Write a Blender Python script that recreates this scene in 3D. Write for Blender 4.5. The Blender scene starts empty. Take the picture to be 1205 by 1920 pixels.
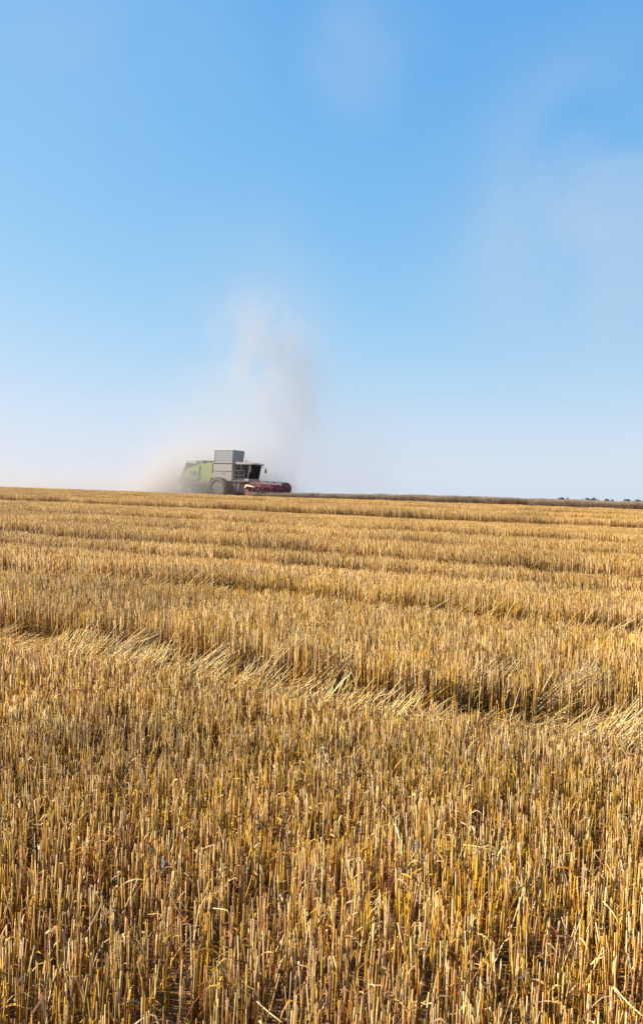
import bpy, bmesh, math, random
import numpy as np
from mathutils import Vector, Matrix

random.seed(7)
rng = np.random.default_rng(11)
C = bpy.context.scene.collection
sc = bpy.context.scene

# ------------------------------------------------------------------ camera
FPX = 1663.0                      # focal length in pixels of the 1205 x 1920 photograph
cam_d = bpy.data.cameras.new('camera'); cam = bpy.data.objects.new('camera', cam_d); C.objects.link(cam)
cam_d.sensor_fit = 'VERTICAL'; cam_d.sensor_height = 36.0; cam_d.lens = 36.0 * FPX / 1920.0
cam_d.clip_start = 0.05; cam_d.clip_end = 6000
cam.location = (0, 0, 1.6)
cam.rotation_euler = (math.radians(90 - math.degrees(math.atan((960 - 945) / FPX))), 0, 0)
sc.camera = cam

# ------------------------------------------------------------------ sky and sun
EXPO = 1.6
SUN_EL, SUN_AZ = math.radians(31), math.radians(83)     # azimuth measured from the view direction towards the left
w = bpy.data.worlds.new('World'); sc.world = w; w.use_nodes = True
wn, wl = w.node_tree.nodes, w.node_tree.links
wn.clear()
sky = wn.new('ShaderNodeTexSky'); sky.sky_type = 'NISHITA'; sky.sun_disc = False
sky.sun_elevation = SUN_EL; sky.sun_rotation = -SUN_AZ
sky.air_density = 1.0; sky.dust_density = 1.0; sky.ozone_density = 2.0; sky.altitude = 100
bg = wn.new('ShaderNodeBackground'); bg.inputs[1].default_value = 0.10
wo = wn.new('ShaderNodeOutputWorld')
# per-channel film response of the sky (contrast of red kept, blue nearly saturated)
sp = wn.new('ShaderNodeSeparateColor'); wl.new(sky.outputs[0], sp.inputs[0]); cb = wn.new('ShaderNodeCombineColor')
for k, (gain, gam) in enumerate(((0.134, 1.16), (0.293, 0.66), (0.660, 0.225))):
    pw = wn.new('ShaderNodeMath'); pw.operation = 'POWER'; wl.new(sp.outputs[k], pw.inputs[0]); pw.inputs[1].default_value = gam
    ml = wn.new('ShaderNodeMath'); ml.operation = 'MULTIPLY'; wl.new(pw.outputs[0], ml.inputs[0]); ml.inputs[1].default_value = gain / (0.1 * 2 ** EXPO)
    # soft shoulder so that the glow on the sun's side stays below white
    cap = (0.86, 0.95, 1.5)[k] / (0.1 * 2 ** EXPO)
    last = ml.outputs[0]
    for op, v in (('DIVIDE', cap), ('POWER', 4.0), ('ADD', 1.0), ('POWER', 0.25)):
        nn = wn.new('ShaderNodeMath'); nn.operation = op; wl.new(last, nn.inputs[0]); nn.inputs[1].default_value = v; last = nn.outputs[0]
    dv = wn.new('ShaderNodeMath'); dv.operation = 'DIVIDE'; wl.new(ml.outputs[0], dv.inputs[0]); wl.new(last, dv.inputs[1])
    wl.new(dv.outputs[0], cb.inputs[k])
roll = cb.outputs[0]
# faint dusty veils drifting high in the sky
tc = wn.new('ShaderNodeTexCoord')
nz = wn.new('ShaderNodeTexNoise'); nz.inputs['Scale'].default_value = 7.0; nz.inputs['Detail'].default_value = 5; nz.inputs['Roughness'].default_value = 0.4
nz.inputs['Distortion'].default_value = 0.4; wl.new(tc.outputs['Generated'], nz.inputs['Vector'])
rp = wn.new('ShaderNodeMapRange'); rp.inputs['From Min'].default_value = 0.28; rp.inputs['From Max'].default_value = 0.70; wl.new(nz.outputs['Fac'], rp.inputs['Value'])
cur = roll
for (px, py, wd, st) in ((690, 95, 0.06, 0.34), (1130, 440, 0.16, 0.70), (200, 50, 0.12, 0.24), (480, 520, 0.09, 0.34)):
    d0 = Vector(((px - 602.5) / FPX, 1, (945 - py) / FPX)).normalized()
    dl = wn.new('ShaderNodeVectorMath'); dl.operation = 'DISTANCE'; wl.new(tc.outputs['Generated'], dl.inputs[0]); dl.inputs[1].default_value = d0
    mr = wn.new('ShaderNodeMapRange'); mr.interpolation_type = 'SMOOTHERSTEP'; mr.inputs['From Min'].default_value = 0; mr.inputs['From Max'].default_value = wd * 1.7
    mr.inputs['To Min'].default_value = st; mr.inputs['To Max'].default_value = 0; wl.new(dl.outputs['Value'], mr.inputs['Value'])
    mu = wn.new('ShaderNodeMath'); mu.operation = 'MULTIPLY'; wl.new(mr.outputs[0], mu.inputs[0]); wl.new(rp.outputs[0], mu.inputs[1])
    mx = wn.new('ShaderNodeMix'); mx.data_type = 'RGBA'; mx.inputs['B'].default_value = (1.75, 2.15, 2.65, 1)
    wl.new(mu.outputs[0], mx.inputs['Factor']); wl.new(cur, mx.inputs['A']); cur = mx.outputs['Result']
# pale band of dusty air along the horizon
sz = wn.new('ShaderNodeSeparateXYZ'); wl.new(tc.outputs['Generated'], sz.inputs[0])
el = wn.new('ShaderNodeMath'); el.operation = 'MULTIPLY'; wl.new(sz.outputs[2], el.inputs[0]); el.inputs[1].default_value = -14.0
ex = wn.new('ShaderNodeMath'); ex.operation = 'EXPONENT'; wl.new(el.outputs[0], ex.inputs[0])
em = wn.new('ShaderNodeMath'); em.operation = 'MULTIPLY'; em.use_clamp = True; wl.new(ex.outputs[0], em.inputs[0]); em.inputs[1].default_value = 0.75
hm = wn.new('ShaderNodeMix'); hm.data_type = 'RGBA'; hm.inputs['B'].default_value = (0.75 / (0.1 * 2 ** EXPO), 0.82 / (0.1 * 2 ** EXPO), 0.90 / (0.1 * 2 ** EXPO), 1)
wl.new(em.outputs[0], hm.inputs['Factor']); wl.new(cur, hm.inputs['A']); cur = hm.outputs['Result']
wl.new(cur, bg.inputs[0])
wl.new(bg.outputs[0], wo.inputs[0])

sun_d = bpy.data.lights.new('sun', 'SUN'); sun_d.energy = 5.0; sun_d.angle = math.radians(0.53); sun_d.color = (1.0, 0.91, 0.77)
sun = bpy.data.objects.new('sun', sun_d); C.objects.link(sun)
sdir = Vector((-math.sin(SUN_AZ) * math.cos(SUN_EL), math.cos(SUN_AZ) * math.cos(SUN_EL), math.sin(SUN_EL)))
sun.rotation_euler = sdir.to_track_quat('Z', 'Y').to_euler(); sun.location = sdir * 60

sc.view_settings.view_transform = 'Standard'; sc.view_settings.look = 'None'
sc.view_settings.exposure = EXPO; sc.view_settings.gamma = 1.0; sc.view_settings.use_curve_mapping = False
sc.cycles.volume_bounces = 2; sc.cycles.max_bounces = 8; sc.cycles.volume_max_steps = 256
sc.cycles.use_denoising = True
try: sc.cycles.denoiser = 'OPENIMAGEDENOISE'
except Exception: pass

# ------------------------------------------------------------------ terrain
RA = math.radians(-28.0)                               # drill rows and the harvester run this way
R = np.array([math.cos(RA), math.sin(RA)]); N = np.array([-math.sin(RA), math.cos(RA)])
def P(x, y): return x * N[0] + y * N[1]                # distance across the rows
def T(x, y): return x * R[0] + y * R[1]                # distance along the rows
def gz(x, y):
    x = np.asarray(x, float); y = np.asarray(y, float)
    r = np.hypot(x, y); p = P(x, y)
    base = (-0.024 * x + 0.0277 * y) / (1 + (r / 320.0) ** 6)
    u = np.clip(p - 50.0, 0, None)
    drop = 0.046 * u * u / (u + 26.0)
    far = 1 / (1 + (r / 500.0) ** 4)
    return base - drop * far - 3.0 * (1 - far)

def hash2(i, j, s):
    n = np.sin(i * 127.1 + j * 311.7 + s * 74.7) * 43758.5453
    return n - np.floor(n)
def vnoise(x, y, s=0):
    x = np.asarray(x, float); y = np.asarray(y, float)
    i = np.floor(x); j = np.floor(y); fx = x - i; fy = y - j
    fx = fx * fx * (3 - 2 * fx); fy = fy * fy * (3 - 2 * fy)
    a = hash2(i, j, s); b = hash2(i + 1, j, s); c = hash2(i, j + 1, s); d = hash2(i + 1, j + 1, s)
    return (a * (1 - fx) + b * fx) * (1 - fy) + (c * (1 - fx) + d * fx) * fy
def fbm(x, y, s=0):
    return 0.55 * vnoise(x, y, s) + 0.3 * vnoise(x * 2.1 + 5, y * 2.1, s + 1) + 0.15 * vnoise(x * 4.3, y * 4.3 + 9, s + 2)

# ------------------------------------------------------------------ materials
def new_mat(name):
    m = bpy.data.materials.new(name); m.use_nodes = True
    nt = m.node_tree
    return m, nt.nodes, nt.links, nt.nodes['Principled BSDF']

def straw_mat(name, sat=1.0, val=1.0, transl=0.2, rough=0.48):
    m, n, l, b = new_mat(name)
    at = n.new('ShaderNodeAttribute'); at.attribute_name = 'tint'
    ge = n.new('ShaderNodeNewGeometry')
    nz = n.new('ShaderNodeTexNoise'); nz.inputs['Scale'].default_value = 0.45; nz.inputs['Detail'].default_value = 5
    l.new(ge.outputs['Position'], nz.inputs['Vector'])
    mr = n.new('ShaderNodeMapRange'); mr.inputs['From Min'].default_value = 0.35; mr.inputs['From Max'].default_value = 0.65
    mr.inputs['To Min'].default_value = 0.78 * val; mr.inputs['To Max'].default_value = 1.15 * val
    l.new(nz.outputs['Fac'], mr.inputs['Value'])
    n2 = n.new('ShaderNodeTexNoise'); n2.inputs['Scale'].default_value = 60; n2.inputs['Detail'].default_value = 3
    sm = n.new('ShaderNodeMapping'); sm.inputs['Scale'].default_value = (1, 1, 0.3)
    l.new(ge.outputs['Position'], sm.inputs[0]); l.new(sm.outputs[0], n2.inputs['Vector'])
    m2 = n.new('ShaderNodeMapRange'); m2.inputs['From Min'].default_value = 0.3; m2.inputs['From Max'].default_value = 0.7
    m2.inputs['To Min'].default_value = 0.72; m2.inputs['To Max'].default_value = 1.2
    l.new(n2.outputs['Fac'], m2.inputs['Value'])
    mu = n.new('ShaderNodeMath'); mu.operation = 'MULTIPLY'; l.new(mr.outputs[0], mu.inputs[0]); l.new(m2.outputs[0], mu.inputs[1])
    hs = n.new('ShaderNodeHueSaturation'); hs.inputs['Saturation'].default_value = sat; hs.inputs['Hue'].default_value = 0.501
    l.new(mu.outputs[0], hs.inputs['Value']); l.new(at.outputs['Color'], hs.inputs['Color'])
    l.new(hs.outputs[0], b.inputs['Base Color']); b.inputs['Roughness'].default_value = rough
    b.inputs['Specular IOR Level'].default_value = 0.22
    tr = n.new('ShaderNodeBsdfTranslucent'); l.new(hs.outputs[0], tr.inputs['Color'])
    mix = n.new('ShaderNodeMixShader'); mix.inputs[0].default_value = transl
    l.new(b.outputs[0], mix.inputs[1]); l.new(tr.outputs[0], mix.inputs[2])
    l.new(mix.outputs[0], n['Material Output'].inputs[0])
    return m

M_straw = straw_mat('straw', sat=1.05, val=0.98, transl=0.35, rough=0.62)
M_crop = straw_mat('standing_crop', sat=0.85, val=0.9, transl=0.05, rough=0.7)

def soil_mat():
    m, n, l, b = new_mat('soil_with_chaff')
    ge = n.new('ShaderNodeNewGeometry')
    a = n.new('ShaderNodeTexNoise'); a.inputs['Scale'].default_value = 1.3; a.inputs['Detail'].default_value = 8
    c = n.new('ShaderNodeTexNoise'); c.inputs['Scale'].default_value = 45; c.inputs['Detail'].default_value = 6
    l.new(ge.outputs['Position'], a.inputs['Vector']); l.new(ge.outputs['Position'], c.inputs['Vector'])
    r1 = n.new('ShaderNodeValToRGB')
    e = r1.color_ramp.elements; e[0].position = 0.35; e[0].color = (0.055, 0.026, 0.011, 1); e[1].position = 0.68; e[1].color = (0.14, 0.078, 0.034, 1)
    r2 = n.new('ShaderNodeValToRGB')
    e = r2.color_ramp.elements; e[0].position = 0.50; e[0].color = (0, 0, 0, 1); e[1].position = 0.62; e[1].color = (1, 1, 1, 1)
    l.new(a.outputs['Fac'], r1.inputs[0]); l.new(c.outputs['Fac'], r2.inputs[0])
    mx = n.new('ShaderNodeMix'); mx.data_type = 'RGBA'; mx.inputs['B'].default_value = (0.26, 0.15, 0.06, 1)
    l.new(r2.outputs[0], mx.inputs['Factor']); l.new(r1.outputs[0], mx.inputs['A'])
    # past the reach of the single stems the stubble field is its straw colour with brown streaks
    l.new(mx.outputs['Result'], b.inputs['Base Color']); b.inputs['Roughness'].default_value = 0.95
    b.inputs['Specular IOR Level'].default_value = 0.1
    bp = n.new('ShaderNodeBump'); bp.inputs['Strength'].default_value = 0.8; bp.inputs['Distance'].default_value = 0.02
    l.new(c.outputs['Fac'], bp.inputs['Height']); l.new(bp.outputs[0], b.inputs['Normal'])
    return m
M_soil = soil_mat()

def paint(name, col, rough=0.4, dusty=0.35, metal=0.0, dust_col=(0.42, 0.34, 0.24, 1), spec=0.5):
    m, n, l, b = new_mat(name)
    tc = n.new('ShaderNodeTexCoord')
    a = n.new('ShaderNodeTexNoise'); a.inputs['Scale'].default_value = 1.4; a.inputs['Detail'].default_value = 7; a.inputs['Roughness'].default_value = 0.65
    l.new(tc.outputs['Object'], a.inputs['Vector'])
    r = n.new('ShaderNodeMapRange'); r.inputs['From Min'].default_value = 0.35; r.inputs['From Max'].default_value = 0.75
    r.inputs['To Min'].default_value = dusty * 0.35; r.inputs['To Max'].default_value = dusty
    l.new(a.outputs['Fac'], r.inputs['Value'])
    mx = n.new('ShaderNodeMix'); mx.data_type = 'RGBA'; mx.inputs['A'].default_value = (*col, 1); mx.inputs['B'].default_value = dust_col
    l.new(r.outputs[0], mx.inputs['Factor']); l.new(mx.outputs['Result'], b.inputs['Base Color'])
    rr = n.new('ShaderNodeMapRange'); rr.inputs['To Min'].default_value = rough; rr.inputs['To Max'].default_value = min(1, rough + 0.35)
    l.new(a.outputs['Fac'], rr.inputs['Value']); l.new(rr.outputs[0], b.inputs['Roughness'])
    b.inputs['Metallic'].default_value = metal; b.inputs['Specular IOR Level'].default_value = spec
    return m
M_grey = paint('light_grey_paint', (0.24, 0.235, 0.235), 0.5, 0.4)
M_dgrey = paint('dark_grey_paint', (0.07, 0.075, 0.08), 0.5, 0.3)
M_tank = paint('grain_tank_sheet', (0.19, 0.21, 0.235), 0.5, 0.2, 0.0)
M_green = paint('lime_green_paint', (0.17, 0.26, 0.03), 0.55, 0.5)
M_dred = paint('dusty_dark_red', (0.16, 0.012, 0.014), 0.6, 0.15)
M_rim = paint('dusty_rim', (0.20, 0.19, 0.17), 0.6, 0.6, dust_col=(0.26, 0.19, 0.12, 1))
M_red = paint('red_paint', (0.62, 0.020, 0.012), 0.4, 0.10)
M_rubber = paint('tyre_rubber', (0.02, 0.02, 0.02), 0.85, 0.45)
M_steel = paint('worn_steel', (0.30, 0.29, 0.27), 0.4, 0.3, 0.7)
M_pale = paint('pale_divider', (0.62, 0.50, 0.32), 0.5, 0.2)
M_amber = paint('amber_plastic', (0.55, 0.18, 0.02), 0.3, 0.1)
def glass_mat():
    m, n, l, b = new_mat('cab_glass')
    b.inputs['Base Color'].default_value = (0.03, 0.04, 0.045, 1); b.inputs['Roughness'].default_value = 0.05
    tr = n.new('ShaderNodeBsdfTransparent'); tr.inputs[0].default_value = (0.55, 0.64, 0.62, 1)
    fr = n.new('ShaderNodeFresnel'); fr.inputs[0].default_value = 1.5
    ad = n.new('ShaderNodeMath'); ad.operation = 'ADD'; ad.inputs[1].default_value = 0.12; l.new(fr.outputs[0], ad.inputs[0])
    mi = n.new('ShaderNodeMixShader'); l.new(ad.outputs[0], mi.inputs[0]); l.new(tr.outputs[0], mi.inputs[1]); l.new(b.outputs[0], mi.inputs[2])
    l.new(mi.outputs[0], n['Material Output'].inputs[0])
    return m
M_glass = glass_mat()

# ------------------------------------------------------------------ object helpers
def tag(o, label=None, cat=None, group=None, kind=None):
    if label: o['label'] = label
    if cat: o['category'] = cat
    if group: o['group'] = group
    if kind: o['kind'] = kind
    return o
def link(name, mesh, mat=None, parent=None, coll=None):
    o = bpy.data.objects.new(name, mesh)
    (coll or C).objects.link(o)
    if mat and not mesh.materials: mesh.materials.append(mat)
    if parent: o.parent = parent
    return o
def empty(name, loc=(0, 0, 0)):
    o = bpy.data.objects.new(name, None); C.objects.link(o); o.location = loc; o.empty_display_size = 0.3
    return o

# ------------------------------------------------------------------ ground sheet
def build_ground():
    rr = np.concatenate([[0.0], np.geomspace(0.5, 40, 60), np.arange(42, 150, 3.0), np.geomspace(155, 4500, 40)])
    na = 180
    ang = np.linspace(0, 2 * np.pi, na, endpoint=False)
    V = [(0, 0, float(gz(0, 0)))]
    for r in rr[1:]:
        x = r * np.sin(ang); y = r * np.cos(ang)
        z = gz(x, y) + (fbm(x * 3, y * 3, 3) - 0.5) * 0.03 * (r < 60)
        V += list(zip(x, y, z))
    F = [(0, 1 + (k + 1) % na, 1 + k) for k in range(na)]
    for i in range(1, len(rr) - 1):
        a = 1 + (i - 1) * na; b = a + na
        for k in range(na):
            k2 = (k + 1) % na
            F.append((a + k, a + k2, b + k2, b + k))
    me = bpy.data.meshes.new('ground'); me.from_pydata([tuple(map(float, v)) for v in V], [], F)
    me.polygons.foreach_set('use_smooth', [True] * len(me.polygons))
    return tag(link('ground', me, M_soil), kind='structure')
build_ground()

# ------------------------------------------------------------------ vectorised straw builder
class Straws:
    """collects many tapering tubes and ribbons and builds them as one mesh"""
    def __init__(s): s.v = []; s.q = []; s.t = []; s.c = []; s.n = 0
    def _add(s, V, Q, Tt, Cc):
        s.v.append(V); s.c.append(Cc)
        if len(Q): s.q.append(Q + s.n)
        if len(Tt): s.t.append(Tt + s.n)
        s.n += len(V)
    def tubes(s, pts, rad, col, sides=4):
        """pts (n,k,3)  rad (n,k)  col (n,3)"""
        n, k, _ = pts.shape
        ax = pts[:, -1] - pts[:, 0]; ax /= np.linalg.norm(ax, axis=1, keepdims=True) + 1e-9
        ref = np.where(np.abs(ax[:, 2:3]) > 0.8, np.array([[1.0, 0, 0]]), np.array([[0, 0, 1.0]]))
        u = np.cross(ax, ref); u /= np.linalg.norm(u, axis=1, keepdims=True) + 1e-9
        w_ = np.cross(ax, u)
        ph = rng.uniform(0, 6.28, n)
        a = ph[:, None] + np.arange(sides) * 2 * np.pi / sides
        off = np.cos(a)[:, :, None] * u[:, None] + np.sin(a)[:, :, None] * w_[:, None]       # n,sides,3
        V = pts[:, :, None] + off[:, None] * rad[:, :, None, None]                             # n,k,sides,3
        base = (np.arange(n) * k * sides)[:, None, None]
        i = np.arange(k - 1)[None, :, None] * sides; j = np.arange(sides)[None, None]
        j2 = (j + 1) % sides
        Q = np.stack([base + i + j, base + i + j2, base + i + sides + j2, base + i + sides + j], -1).reshape(-1, 4)
        top = (np.arange(n) * k * sides + (k - 1) * sides)[:, None] + np.arange(sides)[None]
        if sides == 4: Q = np.concatenate([Q, top]); Tt = np.zeros((0, 3), int)
        else: Tt = top
        Cc = np.repeat(col, k * sides, axis=0)
        s._add(V.reshape(-1, 3), Q, Tt, Cc)
    def ribbons(s, pts, wid, side, col):
        """pts (n,k,3)  wid (n,k)  side (n,3)"""
        n, k, _ = pts.shape
        V = np.stack([pts - side[:, None] * wid[:, :, None], pts + side[:, None] * wid[:, :, None]], 2)
        base = (np.arange(n) * k * 2)[:, None]; i = np.arange(k - 1)[None] * 2
        Q = np.stack([base + i, base + i + 1, base + i + 3, base + i + 2], -1).reshape(-1, 4)
        s._add(V.reshape(-1, 3), Q, np.zeros((0, 3), int), np.repeat(col, k * 2, axis=0))
    def build(s, name, mat, smooth=True, coll=None, parent=None):
        V = np.concatenate(s.v); Cc = np.concatenate(s.c)
        Q = np.concatenate(s.q) if s.q else np.zeros((0, 4), int); Tt = np.concatenate(s.t) if s.t else np.zeros((0, 3), int)
        me = bpy.data.meshes.new(name)
        me.vertices.add(len(V)); me.vertices.foreach_set('co', V.astype(np.float32).ravel())
        nl = Q.size + Tt.size; npoly = len(Q) + len(Tt)
        me.loops.add(nl); me.loops.foreach_set('vertex_index', np.concatenate([Q.ravel(), Tt.ravel()]).astype(np.int32))
        me.polygons.add(npoly)
        ls = np.concatenate([np.arange(len(Q)) * 4, Q.size + np.arange(len(Tt)) * 3]).astype(np.int32)
        me.polygons.foreach_set('loop_start', ls)
        me.polygons.foreach_set('use_smooth', np.full(npoly, smooth))
        at = me.attributes.new('tint', 'FLOAT_COLOR', 'POINT')
        at.data.foreach_set('color', np.concatenate([Cc, np.ones((len(Cc), 1))], 1).astype(np.float32).ravel())
        me.update(calc_edges=True); me.validate()
        return link(name, me, mat, parent, coll)

PAL = np.array([[0.56, 0.345, 0.085],   # gold
                [0.76, 0.56, 0.29],    # pale straw
                [0.38, 0.180, 0.035],  # amber brown
                [0.54, 0.34, 0.16],    # weathered straw
                [0.18, 0.065, 0.015],  # dead brown
                [0.64, 0.38, 0.050]])   # bright yellow
def colours(x, y, w0=(0.27, 0.31, 0.18, 0.07, 0.11, 0.06)):
    n = len(x)
    k1 = fbm(x * 1.6, y * 1.6, 21); k2 = fbm(x * 1.1 + 40, y * 1.1, 31); k3 = fbm(x * 2.2, y * 2.2 + 70, 41)
    W = np.tile(np.array(w0), (n, 1))
    W[:, 5] *= 0.25 + 6 * np.clip(k1 - 0.48, 0, 1) * 3
    W[:, 3] *= 0.2 + 7 * np.clip(k2 - 0.45, 0, 1) * 2 + 0.25 * np.clip(x, 0, 3)
    W[:, 2] *= 0.5 + 5 * np.clip(k3 - 0.45, 0, 1) + 0.9 * np.clip((3.9 - y - 0.3 * x) / 1.2, 0, 1)
    W[:, 1] *= 0.8 + 0.35 * np.clip(0.6 + 0.35 * x, -1, 1)
    W /= W.sum(1, keepdims=True)
    cs = np.cumsum(W, 1); r = rng.random(n)[:, None]
    idx = (r > cs).sum(1).clip(0, 5)
    c = PAL[idx] * rng.uniform(0.72, 1.18, (n, 1))
    return np.clip(c + rng.normal(0, 0.012, (n, 3)), 0.01, 0.85)

def track_profile(p, t):
    """stubble height (m) by distance across the rows: short swath, then tall swaths parted by wheel tracks"""
    wob = (vnoise(t * 0.35, p * 0.0, 5) - 0.5) * 0.30 + (vnoise(t * 1.7, p * 0.0, 6) - 0.5) * 0.16
    q = p + wob
    # each pass of the cutter leaves the stubble high along its near edge and lower towards the next pass
    edges = np.array([-50, 5.95, 9.7, 13.2, 15.7, 19.6, 24.3, 34.8, 40.5, 47.5, 200.0])
    hi = np.array([0.205, 0.40, 0.38, 0.31, 0.42, 0.34, 0.34, 0.40, 0.32, 0.30])
    lo = np.array([0.205, 0.25, 0.22, 0.18, 0.22, 0.21, 0.12, 0.22, 0.22, 0.26])
    k = np.clip(np.searchsorted(edges, q, side='right') - 1, 0, len(hi) - 1)
    f = np.clip((q - edges[k]) / (edges[k + 1] - edges[k]), 0, 1); f = np.where(k == 0, 0, np.where(k == 9, np.clip((q - 47.5) / 8, 0, 1), f))
    patch = 0.45 + 0.75 * vnoise(t * 0.22, edges[k] * 1.7, 9)
    h = lo[k] + (hi[k] - lo[k]) * patch.clip(0, 1) * (1 - np.clip(f * 1.25, 0, 1) ** 0.8)
    h = np.where(k == 0, 0.205, h)
    gapd = np.min(np.where(edges[None, 2:-1] - q[:, None] > 0, edges[None, 2:-1] - q[:, None], 9), axis=1)
    h = h * np.where(gapd < 0.50 + 0.012 * q, 0.48, 1.0)
    return h, q

def grow(S, x, y, h, z0, sides, lean=0.05, rings=3, radius=(0.0017, 0.0027), leaf=0.5, sheath=0.38):
    n = len(x)
    la = rng.normal(0, lean, (n, 2))
    # some stems stand well off the vertical
    wild = rng.random(n) < 0.09
    la[wild] += rng.normal(0, 0.28, (wild.sum(), 2))
    la[:, 0] += 0.035
    f = np.linspace(0, 1, rings)
    bend = rng.normal(0, 0.03, (n, 2))
    pts = np.zeros((n, rings, 3))
    for i, ff in enumerate(f):
        pts[:, i, 0] = x + (la[:, 0] * ff + bend[:, 0] * ff * (1 - ff)) * h
        pts[:, i, 1] = y + (la[:, 1] * ff + bend[:, 1] * ff * (1 - ff)) * h
        pts[:, i, 2] = z0 - 0.02 + (h + 0.02) * ff
    r = rng.uniform(radius[0], radius[1], n)
    rad = r[:, None] * (1.18 - 0.28 * f[None])
    col = colours(x, y)
    S.tubes(pts, rad, col, sides)
    # brown leaf sheaths wrapped round the lower part of many stems
    m = rng.random(n) < sheath
    if m.sum():
        k = m.sum(); hf = rng.uniform(0.25, 0.75, k)[:, None]
        p0 = pts[m, 0]; p1 = pts[m, 0] * (1 - hf) + (pts[m, -1] if rings == 2 else np.where(hf < .5, pts[m, 0] * 0 + pts[m, -1], pts[m, -1])) * hf
        cs_ = np.array([[0.17, 0.068, 0.018]]) * rng.uniform(0.6, 1.8, (k, 1))
        S.tubes(np.stack([p0, p1], 1), np.stack([r[m] * 1.7, r[m] * 1.35], 1), cs_, 3)
    # curled dry blades
    m = rng.random(n) < leaf
    k = m.sum()
    if k:
        a = rng.uniform(0, 6.28, k); L = rng.uniform(0.03, 0.13, k); hf = rng.uniform(0.25, 0.95, k)
        b0 = pts[m, 0] * (1 - hf[:, None]) + pts[m, -1] * hf[:, None]
        d = np.stack([np.cos(a), np.sin(a), np.zeros(k)], 1)
        up = rng.uniform(0.1, 1.1, k); dn = rng.uniform(0.3, 1.7, k)
        pp = np.zeros((k, 4, 3))
        for i, s_ in enumerate((0, 0.33, 0.66, 1.0)):
            pp[:, i] = b0 + d * (L * s_ * 0.75)[:, None]
            pp[:, i, 2] += L * (up * s_ - dn * s_ * s_)
        pp[:, :, 2] = np.maximum(pp[:, :, 2], (z0[m] + 0.004)[:, None])
        side = np.stack([-np.sin(a), np.cos(a), rng.uniform(-0.6, 0.6, k)], 1); side /= np.linalg.norm(side, axis=1, keepdims=True)
        wd = rng.uniform(0.0015, 0.004, k)[:, None] * np.array([0.7, 1.0, 0.8, 0.15])[None]
        cl = colours(x[m], y[m], (0.22, 0.24, 0.30, 0.12, 0.30, 0.02))
        S.ribbons(pp, wd, side, cl)

def plants(inside, x0, x1, y0, y1, row=0.125, step=0.036, tillers=(2, 5)):
    """plants in drill rows that run along R; returns stem positions"""
    cx = np.array([x0, x1, x0, x1]); cy = np.array([y0, y0, y1, y1])
    ps, ts = P(cx, cy), T(cx, cy)
    pr = np.arange(math.floor(ps.min() / row), math.ceil(ps.max() / row)) * row
    tt = np.arange(ts.min(), ts.max(), step)
    p, t = np.meshgrid(pr, tt, indexing='ij'); p = p.ravel(); t = t.ravel()
    p = p + rng.normal(0, 0.027, len(p)); t = t + rng.uniform(-0.5, 0.5, len(t)) * step * 1.4
    x = p * N[0] + t * R[0]; y = p * N[1] + t * R[1]
    keep = inside(x, y); x, y = x[keep], y[keep]
    # thin spots
    dens = fbm(x * 2.4, y * 2.4, 51)
    clump = vnoise(x * 9, y * 9, 57)
    keep = rng.random(len(x)) < np.clip(0.60 + 1.4 * (dens - 0.35) + 0.8 * (clump - 0.5), 0.22, 1) * np.where(P(x, y) > 5.9, 0.85, 1.12)
    x, y = x[keep], y[keep]
    nt = rng.integers(tillers[0], tillers[1] + 1, len(x))
    idx = np.repeat(np.arange(len(x)), nt)
    X = x[idx] + rng.normal(0, 0.011, len(idx)); Y = y[idx] + rng.normal(0, 0.011, len(idx))
    return X, Y

NEAR = 12.5
def in_near(x, y): return (y > 0.9) & (y < NEAR) & (np.abs(x) < 0.40 * y + 1.3)

# ------------------------------------------------------------------ near stubble: stem by stem
X, Y = plants(in_near, -7, 7, 0.9, NEAR, row=0.125, step=0.021)
p, t = P(X, Y), T(X, Y)
h, q = track_profile(p, t)
h = h * (0.64 + 0.36 * fbm(X * 1.9, Y * 1.9, 61) + 0.30 * vnoise(X * 8, Y * 8, 63)) * rng.uniform(0.82, 1.16, len(X))
lod = (q > 5.30) & (q < 5.95)                          # strip where the stalks have been pushed over
front = (q <= 5.30)
keep = ~lod | (rng.random(len(X)) < 0.22)
S1, S2 = Straws(), Straws()
zz = gz(X, Y)
m = front & keep; near2 = m & (Y < 5.0)
grow(S1, X[near2], Y[near2], h[near2], zz[near2], 4, leaf=0.8, radius=(0.0015, 0.0026))
m2 = m & ~near2
grow(S1, X[m2], Y[m2], h[m2], zz[m2], 3, leaf=0.7)
m3 = ~front & keep
hh = np.where(lod, h * 0.5, h)
grow(S2, X[m3], Y[m3], hh[m3], zz[m3], 3, lean=0.045, leaf=0.35, sheath=0.25)
print('near stems', len(X), 'front', m.sum(), 'back', m3.sum())
tag(S1.build('short_stubble', M_straw), 'short cut golden wheat stubble covering the foreground in drill rows', 'stubble', kind='stuff')
tag(S2.build('tall_stubble', M_straw), 'taller golden wheat stubble standing behind the strip of flattened straw', 'stubble', kind='stuff')

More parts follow.
